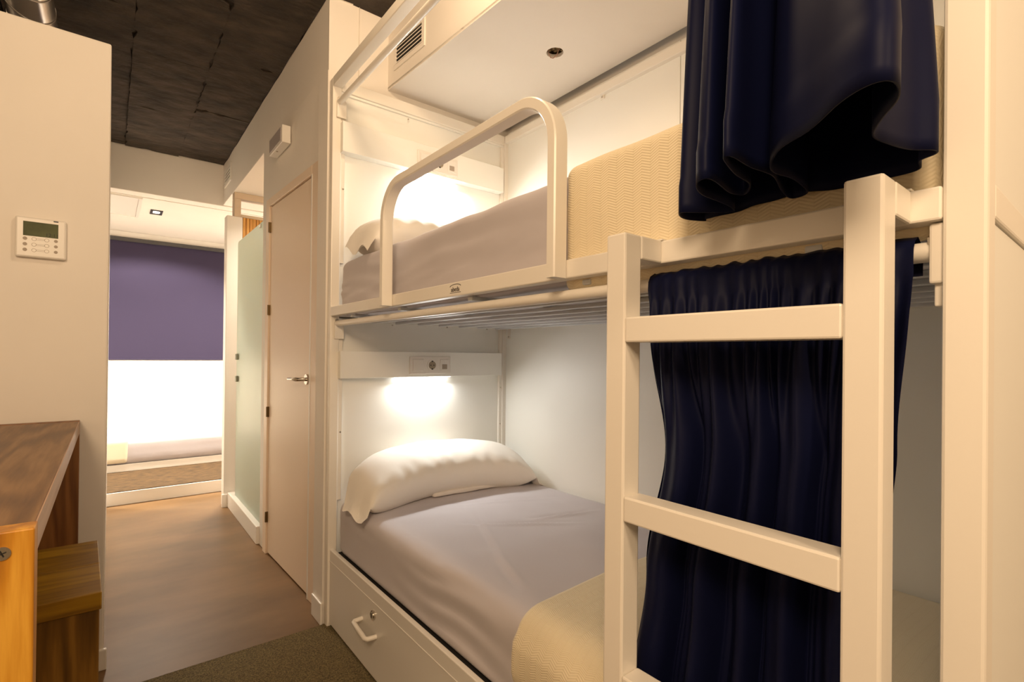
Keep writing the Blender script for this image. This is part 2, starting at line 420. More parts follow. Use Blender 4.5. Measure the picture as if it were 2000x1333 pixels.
# far room
struct('wall_far', bx(-2.6, 1.8, 6.62, 6.75, 0, CZ), wall_m, 'bright cream end wall behind the far bed', 'wall')
struct('wall_far_right', bx(1.62, 1.75, 4.55, 6.62, 0, 2.44), wall_m, 'bright white side wall of the far room', 'wall')
struct('ceiling_far_room', bx(-2.6, 1.8, 5.06, 6.62, 2.44, 2.5), wall_m, 'low bright white ceiling of the far room', 'ceiling')
struct('trim_2', bx(-2.6, 1.62, 4.975, 6.62, 0, .100, .003), white_m, 'white faced low platform step under the far bed', 'platform step')
struct('floor_carpet_far', bx(-2.6, 1.62, 4.985, 6.62, .1005, .106), far_carpet_m, 'brown carpet covering the far platform', 'carpet')
struct('trim_3', bx(-2.6, 1.62, 6.56, 6.62, .106, 1.10, .003), white_m, 'pale lining panel below the purple blind', 'wall lining')

# ================================================================== DOOR (set slightly askew in its opening)
ang = math.atan(.0371)
def dmap(p):  # (n into wall, s along, z)
    n, s, z = p
    return (.749+s*math.sin(ang)+n*math.cos(ang), 3.27-s*math.cos(ang)+n*math.sin(ang), z)
def dbox(n0, n1, s0, s1, z0, z1, bev=.002):
    return box(B(), n0, n1, s0, s1, z0, z1, bev, 1, fn=dmap)
dr = thing('door_1', 'plain beige corridor door with steel lever handle', 'door', (.76, 2.9, 0), kind='structure')
leaf = obj('door_leaf', dbox(0, .038, .004, .712, .010, 2.068), door_m, dr)
obj('door_frame', dbox(-.010, .07, -.068, -.004, 0, 2.120), door_m, dr)
obj('door_frame', dbox(-.010, .07, .718, .862, 0, 2.120), door_m, dr)
obj('door_frame', dbox(-.010, .07, -.004, .718, 2.074, 2.120), door_m, dr)
obj('lit_door_stop', dbox(-.012, .002, .716, .732, .0, 2.074), white_m, dr)  # white colour stands in for the light caught by the latch-side rebate
for z in (1.946, 1.453, .847, .221):
    h = B(); tube(h, [dmap((-.010, .002, z-.030)), dmap((-.010, .002, z+.030))], .006, 10)
    box(h, -.006, .001, -.006, .010, z-.030, z+.030, fn=dmap); obj('hinge', h, brass_m, dr)
hd = B(); disc(hd, dmap((0, .662, 1.068)), .026, dmap((-1, 0, 0))-Vector(dmap((0, 0, 0))) if False else Vector(dmap((-1, 0, 0)))-Vector(dmap((0, 0, 0))), .009)
tube(hd, [dmap((-.005, .662, 1.068)), dmap((-.045, .662, 1.068)), dmap((-.052, .650, 1.068)), dmap((-.053, .60, 1.068)), dmap((-.053, .535, 1.066))], [.009, .009, .010, .009, .007], 12)
obj('lever_handle', hd, chrome_m, leaf, smooth=True, ang=40)
obj('keyhole', disc(B(), dmap((0, .662, .99)), .001, Vector(dmap((-1, 0, 0)))-Vector(dmap((0, 0, 0))), .001), door_m, leaf)
struct('wall_store', bx(WX+.12, WX+.14, 2.40, 3.335, 0, 2.125), dark_m, 'dark backing behind the door', 'wall')

# ================================================================== BUNK BED
bunk = thing('bunk_bed', 'white steel bunk bed frame with drawer base and panels', 'bunk bed', (1.25, 1.2, 0))
FX0, FX1, Y0, Y1, T = .755, 1.745, .111, 2.270, .040
def bpart(name, *a, m=metal_m, bev=.003, **k): return obj(name, bx(*a, bev), m, bunk, **k)
for (px, py) in ((FX0, Y0), (FX0, Y1-T), (FX1-T, Y0), (FX1-T, Y1-T)):
    bpart('post', px, px+T, py, py+T, 0, 2.412, bev=.004)
rail_front = bpart('side_rail', FX0, FX0+.030, Y0+T, Y1-T, 1.363, 1.403)
bpart('side_rail', FX1-T, FX1-.005, Y0+T, Y1-T, 1.363, 1.403)
bpart('canopy_rail', FX0, FX0+T, Y0+T, Y1-T, 2.372, 2.412)
bpart('canopy_rail', FX1-T, FX1, Y0+T, Y1-T, 2.372, 2.412)
for yy in (Y0, Y1-T):
    bpart('end_rail', FX0+T, FX1-T, yy, yy+T, 2.362, 2.412)
    bpart('end_rail', FX0+T, FX1-T, yy, yy+T-.01, 1.363, 1.403)
bpart('head_panel', FX0+T, FX1-T, Y1-.020, Y1-.010, .30, 1.355, m=panel_m, bev=.001)
bpart('head_panel', FX0+T, FX1-T, Y1-.020, Y1-.010, 1.41, 2.36, m=panel_m, bev=.001)
bpart('foot_panel', FX0+T, FX1-T, Y0+.004, Y0+.014, .10, 1.361, m=panel_m, bev=.001)
bpart('foot_panel', FX0+T, FX1-T, Y0+.004, Y0+.014, 1.405, 2.36, m=panel_m, bev=.001)
bpart('back_panel', FX1-.016, FX1-.006, Y0+T, Y1-T, .30, 1.355, m=panel_m, bev=.001)
bpart('back_panel', FX1-.016, FX1-.006, Y0+T, 1.14, 1.41, 2.434, m=panel_m, bev=.001)
bpart('back_panel', FX1-.016, FX1-.006, 1.143, Y1-T, 1.41, 2.434, m=panel_m, bev=.001)
# panel trims and screws at the head end
for z in (1.343, 2.352):
    bpart('panel_trim', FX0+T, FX1-T, Y1-.030, Y1-.020, z, z+.012, m=panel_m, bev=.001)
for (xq, z0, z1) in ((FX0+T, .55, 1.34), (FX1-T-.018, .55, 1.34), (FX0+T, 1.6, 2.35), (FX1-T-.018, 1.6, 2.35)):
    bpart('panel_trim', xq, xq+.018, Y1-.034, Y1-.020, z0, z1, m=metal_m, bev=.001)
for (xq, z) in ((.806, 1.93), (.806, .85), (1.05, 1.335), (1.35, 1.338), (1.60, 1.338), (1.696, 1.02), (1.696, .82), (1.12, 2.335), (1.45, 2.335), (1.696, 1.75)):
    obj('panel_screw', disc(B(), (xq, Y1-.033, z), .004, (0, -1, 0), .003, 10), chrome_m, bunk)
for (yy, z) in ((1.537, 2.39), (.72, 1.295), (2.20, 1.325)):
    cp = obj('connector_plate', bx(FX1-.022, FX1-.016, yy-.011, yy+.011, z-.035, z+.035, .002), metal_m, bunk)
    for dz in (-.025, .025): obj('bolt', disc(B(), (FX1-.022, yy, z+dz), .0045, (-1, 0, 0), .003, 8), chrome_m, cp)
# bed bases
nb = 8
for i in range(nb):
    xq = .835+i*(1.66-.835)/(nb-1)
    obj('base_bar', bx(xq-.010, xq+.010, Y0+T, Y1-T, 1.338, 1.350, .003), slatmetal_m, bunk)
for i in range(5):
    yy = .30+i*.44
    obj('base_cross_bar', bx(FX0+.03, FX1-T, yy-.012, yy+.012, 1.350, 1.362, .003), slatmetal_m, bunk)
obj('base_board', bx(FX0+.045, FX1-.02, Y0+.02, Y1-.03, .29, .315), dark_m, bunk)  # dark colour stands in for the shade in the gap behind the drawer front
# lower drawer front
dw = bpart('drawer_front', FX0+.010, FX0+.028, Y0+T+.001, Y1+.0, .018, .340, m=white_m, bev=.003)
obj('drawer_seam', bx(FX0+.0085, FX0+.011, Y0+T+.01, Y1-.012, .2895, .2925), white_m, dw)
hnd = tb([(FX0+.010, 1.865, .190), (FX0-.022, 1.862, .190), (FX0-.028, 1.855, .190), (FX0-.028, 1.745, .178), (FX0-.022, 1.736, .178), (FX0+.010, 1.733, .178)], .0085, 12)
obj('handle', hnd, metal_m, dw, smooth=True, ang=50)
lk = B(); disc(lk, (FX0+.010, 1.757, .247), .017, (-1, 0, 0), .006, 18); disc(lk, (FX0+.004, 1.757, .247), .012, (-1, 0, 0), .004, 14)
obj('lock', lk, chrome_m, dw, smooth=True, ang=40)
obj('keyhole', bx(FX0-.0008, FX0+.0005, 1.7555, 1.7585, .240, .254), black_m, dw)
# curtain rods
def rod(z, x):
    r_ = obj('curtain_rod', tb([(x, Y0+T+.002, z), (x, Y1-T-.002, z)], .0125, 16), metal_m, bunk, smooth=True, ang=50)
    for yy, s in ((Y0+T, 1), (Y1-T, -1)):
        zz = z-.038
        br = obj('rod_bracket', bx(x-.012, x+.030, min(yy, yy+s*.010), max(yy, yy+s*.010), zz-.03, zz+.045, .002), metal_m, bunk)
        obj('bolt', disc(B(), (x-.004, yy+s*.010, z+.012), .008, (0, s, 0), .007, 6), chrome_m, br)
    return r_
rod(1.331, .783); rod(2.306, .783)
obj('rod_bracket', bx(.764, .800, Y0+T, Y0+T+.014, 1.290, 1.362, .003), metal_m, bunk)
# guard rail: flat tube hoop screwed on the outside of the side rail
yA, yB, zT, rc = .766, 1.633, 1.776, .125
out = []
def hoop_pts(off):
    P = [(yA+off, 1.363), (yA+off, zT-rc)]
    r_ = rc-off
    P += [(yA+rc-r_*math.cos(a), zT-rc+r_*math.sin(a)) for a in [math.pi/2*i/12 for i in range(1, 13)]]
    P += [(yB-rc+r_*math.sin(a), zT-rc+r_*math.cos(a)) for a in [math.pi/2*i/12 for i in range(0, 13)]]
    P += [(yB-off, zT-rc), (yB-off, 1.363)]
    return P
Oo, Ii = hoop_pts(0), hoop_pts(.026); e = .003
rings = []
for (a, b) in zip(Oo, Ii):
    a = Vector((0, *a)); b = Vector((0, *b)); d = (b-a).normalized()
    xA, xB = FX0-.0385, FX0-.0005
    def P(x, q): return Vector((x, q.y, q.z))
    rings.append([P(xA+e, a), P(xA, a+d*e), P(xA, b-d*e), P(xA+e, b), P(xB-e, b), P(xB, b-d*e), P(xB, a+d*e), P(xB-e, a)])
obj('guard_rail', strip(B(), rings, None), metal_m, bunk, smooth=True, ang=40)
# maker's mark printed on the rail
mk = B(); 
for (y0, y1, z0, z1) in ((1.236, 1.180, 1.3725, 1.3738),): box(mk, FX0-.0006, FX0+.0004, y1, y0, z0, z1)
pts = [(FX0-.0004, 1.236-.056*t, 1.3905+.006*math.sin(math.pi*t)**.5) for t in [i/16 for i in range(17)]]
tube(mk, pts, .0008, 6); mm = obj('printed_mark', mk, ink_m, bunk)
text('printed_name', 'abeda', (FX0-.0006, 1.208, 1.3765), (0, -1, 0), (0, 0, 1), .0185, ink_m, mm)

# ladder hooked over the rail
ld = thing('bunk_ladder', 'white square-tube ladder hooked over the upper bunk rail', 'ladder', (.675, .375, 0))
for (ya, yb) in ((.180, .2195), (.5315, .571)):
    obj('stile', bx(.655, .6975, ya, yb, 0, 1.403, .0035), metal_m, ld)
    obj('hook_arm', bx(.6975, .7545, ya, yb, 1.363, 1.403, .003), metal_m, ld)
    obj('hook_lip', bx(.7545, .792, ya, yb, 1.4035, 1.4065, .001), metal_m, ld)
for z in (1.2225, .931, .640, .349):
    obj('rung', bx(.6555, .6965, .2195, .5315, z, z+.041, .003), metal_m, ld)

# shelf boxes with reading strip at the head end
def lampbox(nm_label, z0, z1, strip_x, label):
    t = thing('reading_lamp', label, 'lamp', (1.235, 2.225, z0), group=None)
    obj('housing', bx(.790, 1.677, 2.200, 2.2495, z0, z1, .002), panel_m, t)
    s = strip_x
    obj('light_strip', bx(s-.145, s+.145, 2.208, 2.240, z0-.003, z0+.0005), strip_m, t)
    cx = s+.025
    pl = obj('outlet_plate', bx(cx-.113, cx+.113, 2.1935, 2.2003, z0+.014, z0+.100, .003), plastic_m, t)
    zc = z0+.057
    obj('switch_key', bx(cx-.098, cx-.040, 2.1895, 2.194, zc-.029, zc+.029, .002), plastic_m, pl)
    so = B(); disc(so, (cx+.006, 2.1936, zc), .027, (0, -1, 0), .004, 24); obj('socket_ring', so, plastic_m, pl, smooth=True, ang=40)
    obj('socket_well', disc(B(), (cx+.006, 2.1897, zc), .020, (0, -1, 0), .0006, 24), mat('socket_shadow_grey', (.30, .25, .18), .6), pl)
    for dx in (-.0085, .0085): obj('socket_pin_hole', disc(B(), (cx+.006+dx, 2.1893, zc), .003, (0, -1, 0), .0006, 10), black_m, pl)
    for dz in (-.019, .019): obj('earth_clip', bx(cx+.002, cx+.010, 2.188, 2.1895, zc+dz-.003, zc+dz+.003), black_m, pl)
    obj('switch_key', bx(cx+.052, cx+.100, 2.1895, 2.194, zc-.029, zc+.029, .002), plastic_m, pl)
    obj('card_slot', bx(cx+.062, cx+.090, 2.1885, 2.190, zc-.020, zc+.004, .001), key_m, pl)
lampbox('a', 1.089, 1.210, 1.210, 'white shelf box with outlet and lit strip above lower pillow')
lampbox('b', 2.087, 2.220, 1.240, 'white shelf box with lit strip in upper bunk under canopy')

# soffit over the bunk with hole, wire and grille
sof = thing('ceiling_soffit', 'white dropped ceiling box above the upper bunk with hole', 'soffit', (1.4, 1.0, 2.465), kind='structure')
sa = math.radians(3.1)
def smap(p):   # local: u from the face into the box, v along towards the camera from the head wall
    u, v, z = p
    return (1.035+u*math.cos(sa)+v*math.sin(sa), 2.284-v*math.cos(sa)+u*math.sin(sa)*0, z)
obj('soffit_face', box(B(), 0, .02, .0, 4.6, 2.471, CZ+.005, fn=smap), wall_m, sof)
hx, hy, hr = 1.444, 1.551, .036
bm = B(); N = 32
inn = [(hx+hr*math.cos(2*math.pi*i/N)*(1+.06*nz(i, 0, 0, .9)), hy+hr*math.sin(2*math.pi*i/N)*(1+.06*nz(i, 5, 0, .9))) for i in range(N)]
sq = []
for i in range(N):
    a = 2*math.pi*i/N; c, s = math.cos(a), math.sin(a); k = .12/max(abs(c), abs(s)); sq.append((hx+k*c, hy+k*s))
for (z, fl) in ((2.465, 1), (2.480, 0)):
    A = [bm.verts.new((*p, z)) for p in inn]; S = [bm.verts.new((*p, z)) for p in sq]
    for i in range(N): bm.faces.new((A[i], A[(i+1) % N], S[(i+1) % N], S[i]))
    if fl: A0 = A
    else:
        for i in range(N): bm.faces.new((A0[i], A0[(i+1) % N], A[(i+1) % N], A[i]))
obj('soffit_board', bm, wall_m, sof)
def quadplate(poly):
    b = B(); lo = [b.verts.new((x, y, 2.465)) for x, y in poly]; hi = [b.verts.new((x, y, 2.480)) for x, y in poly]
    b.faces.new(lo); b.faces.new(hi[::-1]); n = len(poly)
    for i in range(n): b.faces.new((lo[i], lo[(i+1) % n], hi[(i+1) % n], hi[i]))
    return b
xf = lambda y: 1.035+(2.284-y)*math.tan(sa)
h0, h1, k0, k1 = hx-.12, hx+.12, hy-.12, hy+.12
SB = 1.715
obj('soffit_board', quadplate([(xf(2.284), 2.284), (xf(k1), k1), (SB, k1), (SB, 2.284)]), wall_m, sof)
obj('soffit_board', quadplate([(xf(k0), k0), (xf(-2.2), -2.2), (SB, -2.2), (SB, k0)]), wall_m, sof)
obj('soffit_board', quadplate([(xf(k1), k1), (xf(k0), k0), (h0, k0), (h0, k1)]), wall_m, sof)
obj('soffit_board', quadplate([(h1, k1), (h1, k0), (SB, k0), (SB, k1)]), wall_m, sof)
rub = B()
for i in range(60):
    a = rnd.uniform(0, 6.28); r_ = .05*math.sqrt(rnd.random()); s = rnd.uniform(.004, .011)
    bmesh.ops.create_icosphere(rub, subdivisions=1, radius=s, matrix=Matrix.Translation((hx+r_*math.cos(a), hy+r_*math.sin(a), 2.494+rnd.uniform(-.005, .006))))
box(rub, hx-.07, hx+.07, hy-.07, hy+.07, 2.503, 2.515)
obj('broken_plaster', rub, rubble_m, sof, kind='stuff')
wr = tb([(hx-.022, hy+.016, 2.492), (hx-.018, hy+.020, 2.468), (hx-.006, hy+.021, 2.452), (hx+.004, hy+.016, 2.450), (hx+.014, hy+.004, 2.462), (hx+.016, hy-.004, 2.478), (hx+.014, hy-.006, 2.492)], .0018, 8)
obj('loose_wire', wr, copper_m, smooth=True, label='thin wire loop hanging out of the ceiling hole', cat='wire')
vg = thing('vent_grille', 'slatted vent grille on the soffit side above the bunk', 'vent', smap((0, .2, 2.52)))
def gframe(bm, v0, v1, z0, z1, t, d):
    box(bm, -d, 0, v0, v1, z0, z0+t, .001, 1, fn=smap); box(bm, -d, 0, v0, v1, z1-t, z1, .001, 1, fn=smap)
    box(bm, -d, 0, v0, v0+t, z0+t, z1-t, 0, fn=smap); box(bm, -d, 0, v1-t, v1, z0+t, z1-t, 0, fn=smap); return bm
obj('grille_frame', gframe(B(), .065, .335, 2.532, 2.665, .022, .006), wall_m, vg)
obj('grille_back', box(B(), -.0015, -.0005, .085, .315, 2.553, 2.645, fn=smap), dark_m, vg)
for i in range(5):
    z = 2.562+i*.0175
    obj('grille_slat', box(B(), -.006, -.001, .087, .313, z, z+.005, fn=lambda p: smap((p[0], p[1], p[2]+p[0]*1.2))), wall_m, vg)

# ================================================================== BEDDING
def mat_noise(p):
    q = Vector(p)
    d = .003*nz(q.x, q.y, q.z, 9)+.004*nz(q.x, q.y, q.z, 3.5)
    if q.z > 1.3: d += .005*math.exp(-((q.z-1.45-.03*nz(q.y, 0, 0, 1.5))/.045)**2)*abs(nz(q.y*2.2, q.z*24+q.y*2.5, 4))*2-.002
    # long soft creases along the side
    d += .0042*math.sin(q.z*95+6*nz(q.y, 0, q.z, 2.2))*max(0, nz(q.y, q.z, 3, 2.0)+.25)
    return q+Vector((-d if q.x < 1.2 else 0, d*.4, d if q.z > .2 else 0))
def lowmat(p):
    q = mat_noise(p); 
    # a few pressed folds on the top
    if q.z > .5:
        for (ax, ay, bx_, by, am) in ((1.28, 1.50, 1.62, 1.42, .005), (1.02, 1.62, 1.45, 1.33, .004), (.95, 1.20, 1.2, 1.75, .003), (.90, 1.05, .99, 1.32, .004), (1.15, 1.85, 1.6, 1.66, .003)):
            d = Vector((bx_-ax, by-ay)); L = d.length; d /= L; r_ = Vector((q.x-ax, q.y-ay)); t = r_.dot(d)/L
            if 0 < t < 1:
                w_ = r_.x*-d.y+r_.y*d.x
                am *= 1.8; q.z += am*math.exp(-(w_/.012)**2)*math.sin(math.pi*t) - am*.8*math.exp(-((w_-.022)/.014)**2)*math.sin(math.pi*t)
    return q
obj('mattress', rbox(.792, 1.722, .150, 2.236, .3155, .558, (.05, .07, .045), .011, lowmat), sheet_m, smooth=True,
    label='lower bunk mattress in a lilac grey fitted sheet', cat='mattress')
obj('mattress', rbox(.790, 1.698, .160, 2.225, 1.3635, 1.602, (.02, .09, .03), .011, mat_noise), sheet_m, smooth=True,
    label='upper bunk mattress in a lilac grey sheet behind the guard rail', cat='mattress')
def blk(p):
    q = Vector(p); d = .003*nz(q.x, q.y, q.z, 7)+.003*nz(q.x, q.y, q.z, 2.5)
    return q+Vector((-d if q.x < 1.2 else 0, d, d))
def blk_low(p):
    q = blk(p)
    if q.x < .9 and q.z < .52: q.x -= .012*math.sin(max(0, min(1, (.56-q.z)/.2))*math.pi)*(1 if q.y > .6 else .3)
    q.y += .018*nz(q.x, 0, q.z, 3)
    return q
obj('blanket', rbox(.777, 1.722, .152, .995, .362, .577, (.075, .03, .07), .016, blk_low, bottom=False), blanket_m, smooth=True,
    label='cream woven coverlet on the foot of the lower bunk', cat='blanket')
obj('blanket', rbox(.7865, 1.702, .152, .815, 1.338, 1.620, (.022, .03, .025), .016, blk, bottom=False), blanket_m, smooth=True,
    label='cream woven coverlet on the foot of the upper bunk', cat='blanket')

def pillow(L, W, H, bend, cx, cy, cz, tilt, flapL, flapR, seed, label):
    rows = []; NU, NT = 70, 36
    for i in range(NU+1):
        u = -1-flapL+(2+flapL+flapR)*i/NU
        uu = max(-1, min(1, u)); over = max(0, abs(u)-1)
        b = H/2*max(.0, 1-abs(uu)**6)**.5
        a = W/2*(.80+.20*max(0, 1-abs(uu)**2.5)**.5)
        b = max(b, .012*max(0.08, 1-over*18))
        if over: a *= 1-.25*min(1, over*4)
        row = []
        for j in range(NT+1):
            t = 2*math.pi*j/NT; c, s = math.cos(t), math.sin(t)
            px = abs(c)**.75*math.copysign(1, c)*a; pz = abs(s)**.85*math.copysign(1, s)*b
            e_ = abs(uu)**4
            wr_ = .006*nz(u*4+seed, px*14, s*2, 1)+.0035*e_*math.sin(px*48+seed+2*nz(u*3, 0, 0))
            pz += wr_*(1 if s > 0 else .3); 
            # front seam tucks
            if c < -.4: pz += .004*math.sin(u*34+3*nz(u*5, seed, 0))*(1-e_)*max(0, s+.3)
            xw = cx+u*L/2; yw = cy-bend*u*u*(1 if u < 0 else 1.0)
            yr = px*math.cos(tilt)-pz*math.sin(tilt); zr = px*math.sin(tilt)+pz*math.cos(tilt)
            droop = -1.1*over+.35*over*math.sin(px*34+seed)
            zb = cz+zr+droop-.03*uu*uu
            if over and zb < cz-.105: zb = cz-.105+.15*(zb-cz+.105)+.006*math.sin(px*40)
            row.append((xw, yw+yr, zb))
        rows.append(row)
    zmin = min(p[2] for r in rows for p in r if .9 < p[0] < 1.5)
    return obj('pillow', grid(rows), pillow_m, smooth=True, label=label, cat='pillow')
pillow(.85, .30, .205, .12, 1.222, 2.105, .668, .32, .10, .20, 1.3, 'white plump pillow against the headboard of the lower bunk')
pillow(.85, .33, .200, .05, 1.225, 2.06, 1.702, .15, .05, .06, 4.1, 'white pillow at the head of the upper bunk')
def twf(p):
    q = Vector(p); q.z += .0025*nz(q.x, q.y, 0, 14); a = math.radians(-4); 
    c = Vector((1.33, 2.05, 0)); r_ = q-c
    return c+Vector((r_.x*math.cos(a)-r_.y*math.sin(a), r_.x*math.sin(a)+r_.y*math.cos(a), r_.z))
obj('folded_towel', rbox(1.140, 1.525, 1.965, 2.14, .560, .582, (.012, .012, .009), .02, twf), towel_m, smooth=True,
    label='folded white towel tucked under the lower bunk pillow', cat='towel')

# ------------------------------------------------------------------ curtains
def catmull(P, n):
    out = []
    for i in range(len(P)-1):
        p0, p1, p2, p3 = P[max(i-1, 0)], P[i], P[i+1], P[min(i+2, len(P)-1)]
        for k in range(n):
            t = k/n
            out.append(tuple(.5*((2*p1[d])+(-p0[d]+p2[d])*t+(2*p0[d]-5*p1[d]+4*p2[d]-p3[d])*t*t+(-p0[d]+3*p1[d]-3*p2[d]+p3[d])*t**3) for d in range(2)))
    out.append(P[-1]); return out
hem = [(.792, .468), (.745, .478), (.705, .462), (.700, .448), (.728, .420), (.752, .402), (.735, .392), (.655, .392), (.618, .378), (.612, .362), (.640, .362), (.700, .374), (.722, .366),
       (.690, .342), (.610, .322), (.560, .308), (.562, .300), (.605, .302), (.660, .300), (.730, .318), (.765, .318), (.752, .292), (.690, .286), (.627, .284), (.580, .257), (.550, .215), (.518, .176), (.506, .148), (.516, .136), (.548, .142), (.590, .166), (.622, .182), (.652, .177), (.690, .166), (.712, .150), (.724, .152), (.735, .168), (.768, .176), (.776, .200), (.768, .235), (.778, .275), (.770, .310), (.778, .345), (.772, .375), (.778, .405), (.772, .435), (.776, .462)]
hem = catmull(hem, 6); N = len(hem)
L_ = [0]
for a, b in zip(hem, hem[1:]): L_.append(L_[-1]+math.dist(a, b))
rows = []; NZ = 64
for i in range(NZ+1):
    z = 2.345-(2.345-1.430)*i/NZ
    if z > 2.28: t = 0
    else: t = min(1, ((2.28-z)/.80))**.55
    row = []
    for j, (hx_, hy_) in enumerate(hem):
        s = L_[j]/L_[-1]
        gx = .772+.011*math.sin(s*150+1.3*math.sin(s*40)); gy = .470-.300*s+.004*math.cos(s*150)
        xq = gx+(hx_-gx)*t; yq = gy+(hy_-gy)*t
        wv = .006*nz(s*9, z*3, 2)*t
        if i >= NZ-3: xq -= .003*min(1, t)
        zz = z+(.012*nz(s*6, 1, 7)+.006*nz(s*20, 3, 1))*(t**4)
        row.append((xq+wv, yq+wv*.6, zz))
    rows.append(row)
o = obj('curtain', grid(rows), navy_m, smooth=True, label='navy satin curtain bunched up on the upper bunk rail', cat='curtain')
md = o.modifiers.new('thickness', 'SOLIDIFY'); md.thickness = .0022; md.offset = -1
def lerp_tab(tab, z):
    for (z0, v0), (z1, v1) in zip(tab, tab[1:]):
        if z >= z1:
            t = (z-z0)/(z1-z0); t = t*t*(3-2*t); return v0+(v1-v0)*t
    return tab[-1][1]
tl = [(1.40, .566), (1.34, .568), (1.23, .556), (1.04, .530), (.82, .570), (.60, .600), (.30, .612)]
tr = [(1.40, .180), (1.34, .179), (1.27, .178), (1.09, .190), (1.00, .197), (.80, .200), (.30, .190)]
tA = [(1.40, .003), (1.30, .007), (1.22, .014), (1.0, .026), (.7, .032), (.3, .034)]
rows = []; NU = 260
zs = [1.305, 1.32, 1.335, 1.345] + [1.352-.0] + [1.345, 1.335, 1.32, 1.305] + [1.295-.0125*i for i in range(79)]
for i, z in enumerate(zs):
    row = []
    yl, yr_ = lerp_tab(tl, z), lerp_tab(tr, z); A = lerp_tab(tA, z)
    back = i < 4
    for j in range(NU+1):
        s = j/NU
        w_ = s+.012*math.sin(s*23)+.02*math.sin(s*9+1)
        fine = math.sin(2*math.pi*17*w_+2.2*nz(s*6, z*3, 1))*(.7+.6*nz(s*9, 2, 4))
        m_ = max(0, min(1, (1.30-z)/.28)); m_ = m_*m_*(3-2*m_)
        ph = 2*math.pi*5.5*w_+1.4*nz(s*2.2, z*.9, 5); big = math.sin(ph+.55*math.sin(ph))+.16*math.sin(2*math.pi*13*w_+z*3)
        f = fine*(1-m_)+big*m_
        x0 = .750-.025*max(0, min(1, (.62-z)/.2))
        if i < 9:   # the sheath round the rod
            k = [.801, .803, .802, .796, .783, .770, .764, .762, .762][i]
            xq = k+(.0022*fine if i > 3 else 0); zz = z+((.005*nz(s*22, 0, 2)+.0012*fine) if 2 < i < 6 else 0)
        else:
            tt = min(1, (1.305-z)/.05); xq = (.762+(x0-.762)*tt)+A*f*.9; zz = z
            xq = min(xq, .774-.35*max(0, xq-.760))
        yq = yl+(yr_-yl)*(s+.010*m_*math.cos(2*math.pi*5.5*w_))
        xq += .003*nz(s*12, z*6, 8)
        if z < .33: zz = z+.004*nz(s*14, 2, 2)
        row.append((xq, yq, zz))
    rows.append(row)
o = obj('curtain', grid(rows), navy_m, smooth=True, label='navy satin curtain hanging behind the ladder at the lower bunk', cat='curtain')

# ================================================================== LEFT SIDE: desk, stool, thermostat, duct
dk = thing('desk', 'tall brown pine table with orange end panel at left', 'table', (-.33, 1.7, 0))
obj('tabletop', bx(-.60, -.0835, 1.032, 2.403, .900, .944, .002), desk_m, dk)
obj('edge_band', bx(-.0835, -.0815, 1.032, 2.403, .900, .944), edge_m, dk)
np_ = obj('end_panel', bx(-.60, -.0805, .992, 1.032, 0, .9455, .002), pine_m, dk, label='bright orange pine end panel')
obj('end_panel', bx(-.60, -.0815, 2.403, 2.437, 0, .9455, .002), dpanel_m, dk, label='dark brown far end panel')  # darker pine tone than the near end panel
obj('stretcher', bx(-.60, -.57, 1.032, 2.403, .40, .62, .002), dpanel_m, dk)
sc = B(); disc(sc, (-.114, .992, .916), .0095, (0, -1, 0), .0015, 20)
scr = obj('screw_cap', sc, chrome_m, np_)
for a in (0, math.pi/2):
    c, s = math.cos(a+.4)*.005, math.sin(a+.4)*.005
    obj('screw_slot', tb([(-.114-c, .9903, .916-s), (-.114+c, .9903, .916+s)], .0009, 6), black_m, np_)

st = thing('stool', 'square brown pine stool tucked under the tall table', 'stool', (-.24, 1.85, 0))
sm = lambda p: (p[0]-.014*((p[1]-1.62)/.45), p[1], p[2])
for (y0, y1) in ((1.622, 1.8465), (1.8475, 2.072)):
    obj('seat_plank', box(B(), -.47, -.008, y0, y1, .556, .600, .002, 1, fn=sm), stool_m, st)
obj('side_panel', box(B(), -.46, -.012, 1.634, 1.672, 0, .555, .002, 1, fn=sm), dpanel2 := wood('mid_pine', (.10, .045, .005), (.18, .085, .010), (.28, .14, .02), 'z'), st)
obj('side_panel', box(B(), -.46, -.012, 2.022, 2.060, 0, .555, .002, 1, fn=sm), dpanel2, st)
obj('stretcher', box(B(), -.26, -.22, 1.672, 2.022, .25, .33, .002, 1, fn=sm), dpanel2, st)

th = thing('thermostat', 'white wall thermostat with green display and round buttons', 'thermostat', (-.192, 2.45, 1.594))
YW = 2.45
tbody = obj('body', bx(-.2585, -.1255, YW-.022, YW, 1.524, 1.664, .006, 3), plastic_m, th)
obj('display', bx(-.238, -.147, YW-.0228, YW-.0215, 1.598, 1.648, .0004, 1), screen_m, th)
text('clock_digits', '12:11', (-.163, YW-.0231, 1.6015), (1, 0, 0), (0, 0, 1), .016, black_m, tbody)
obj('brand_mark', bx(-.160, -.147, YW-.0226, YW-.0215, 1.6555, 1.6595, .0008, 1), mat('dark_blue_print', (.02, .03, .06), .5), th)
for i in range(3):
    z = 1.588-i*.0195
    obj('button', disc(B(), (-.233, YW-.0215, z), .0058, (0, -1, 0), .0014, 18), key_m, th)
    obj('button', disc(B(), (-.153, YW-.0215, z), .0052, (0, -1, 0), .0014, 18), key_m, th)
    lk = B()
    P1, P2 = Vector((-.210, YW-.0218, z)), Vector((-.177, YW-.0218, z))
    for c in (P1, P2):
        tube(lk, [c+Vector((.0058*math.cos(a), 0, .0058*math.sin(a))) for a in [2*math.pi*k/18 for k in range(18)]], .0007, 6, closed=True)
    for dz in (-.0022, .0022): tube(lk, [P1+Vector((.005, 0, dz)), P2+Vector((-.005, 0, dz))], .0006, 6)
    obj('rocker_outline', lk, key_m, th)

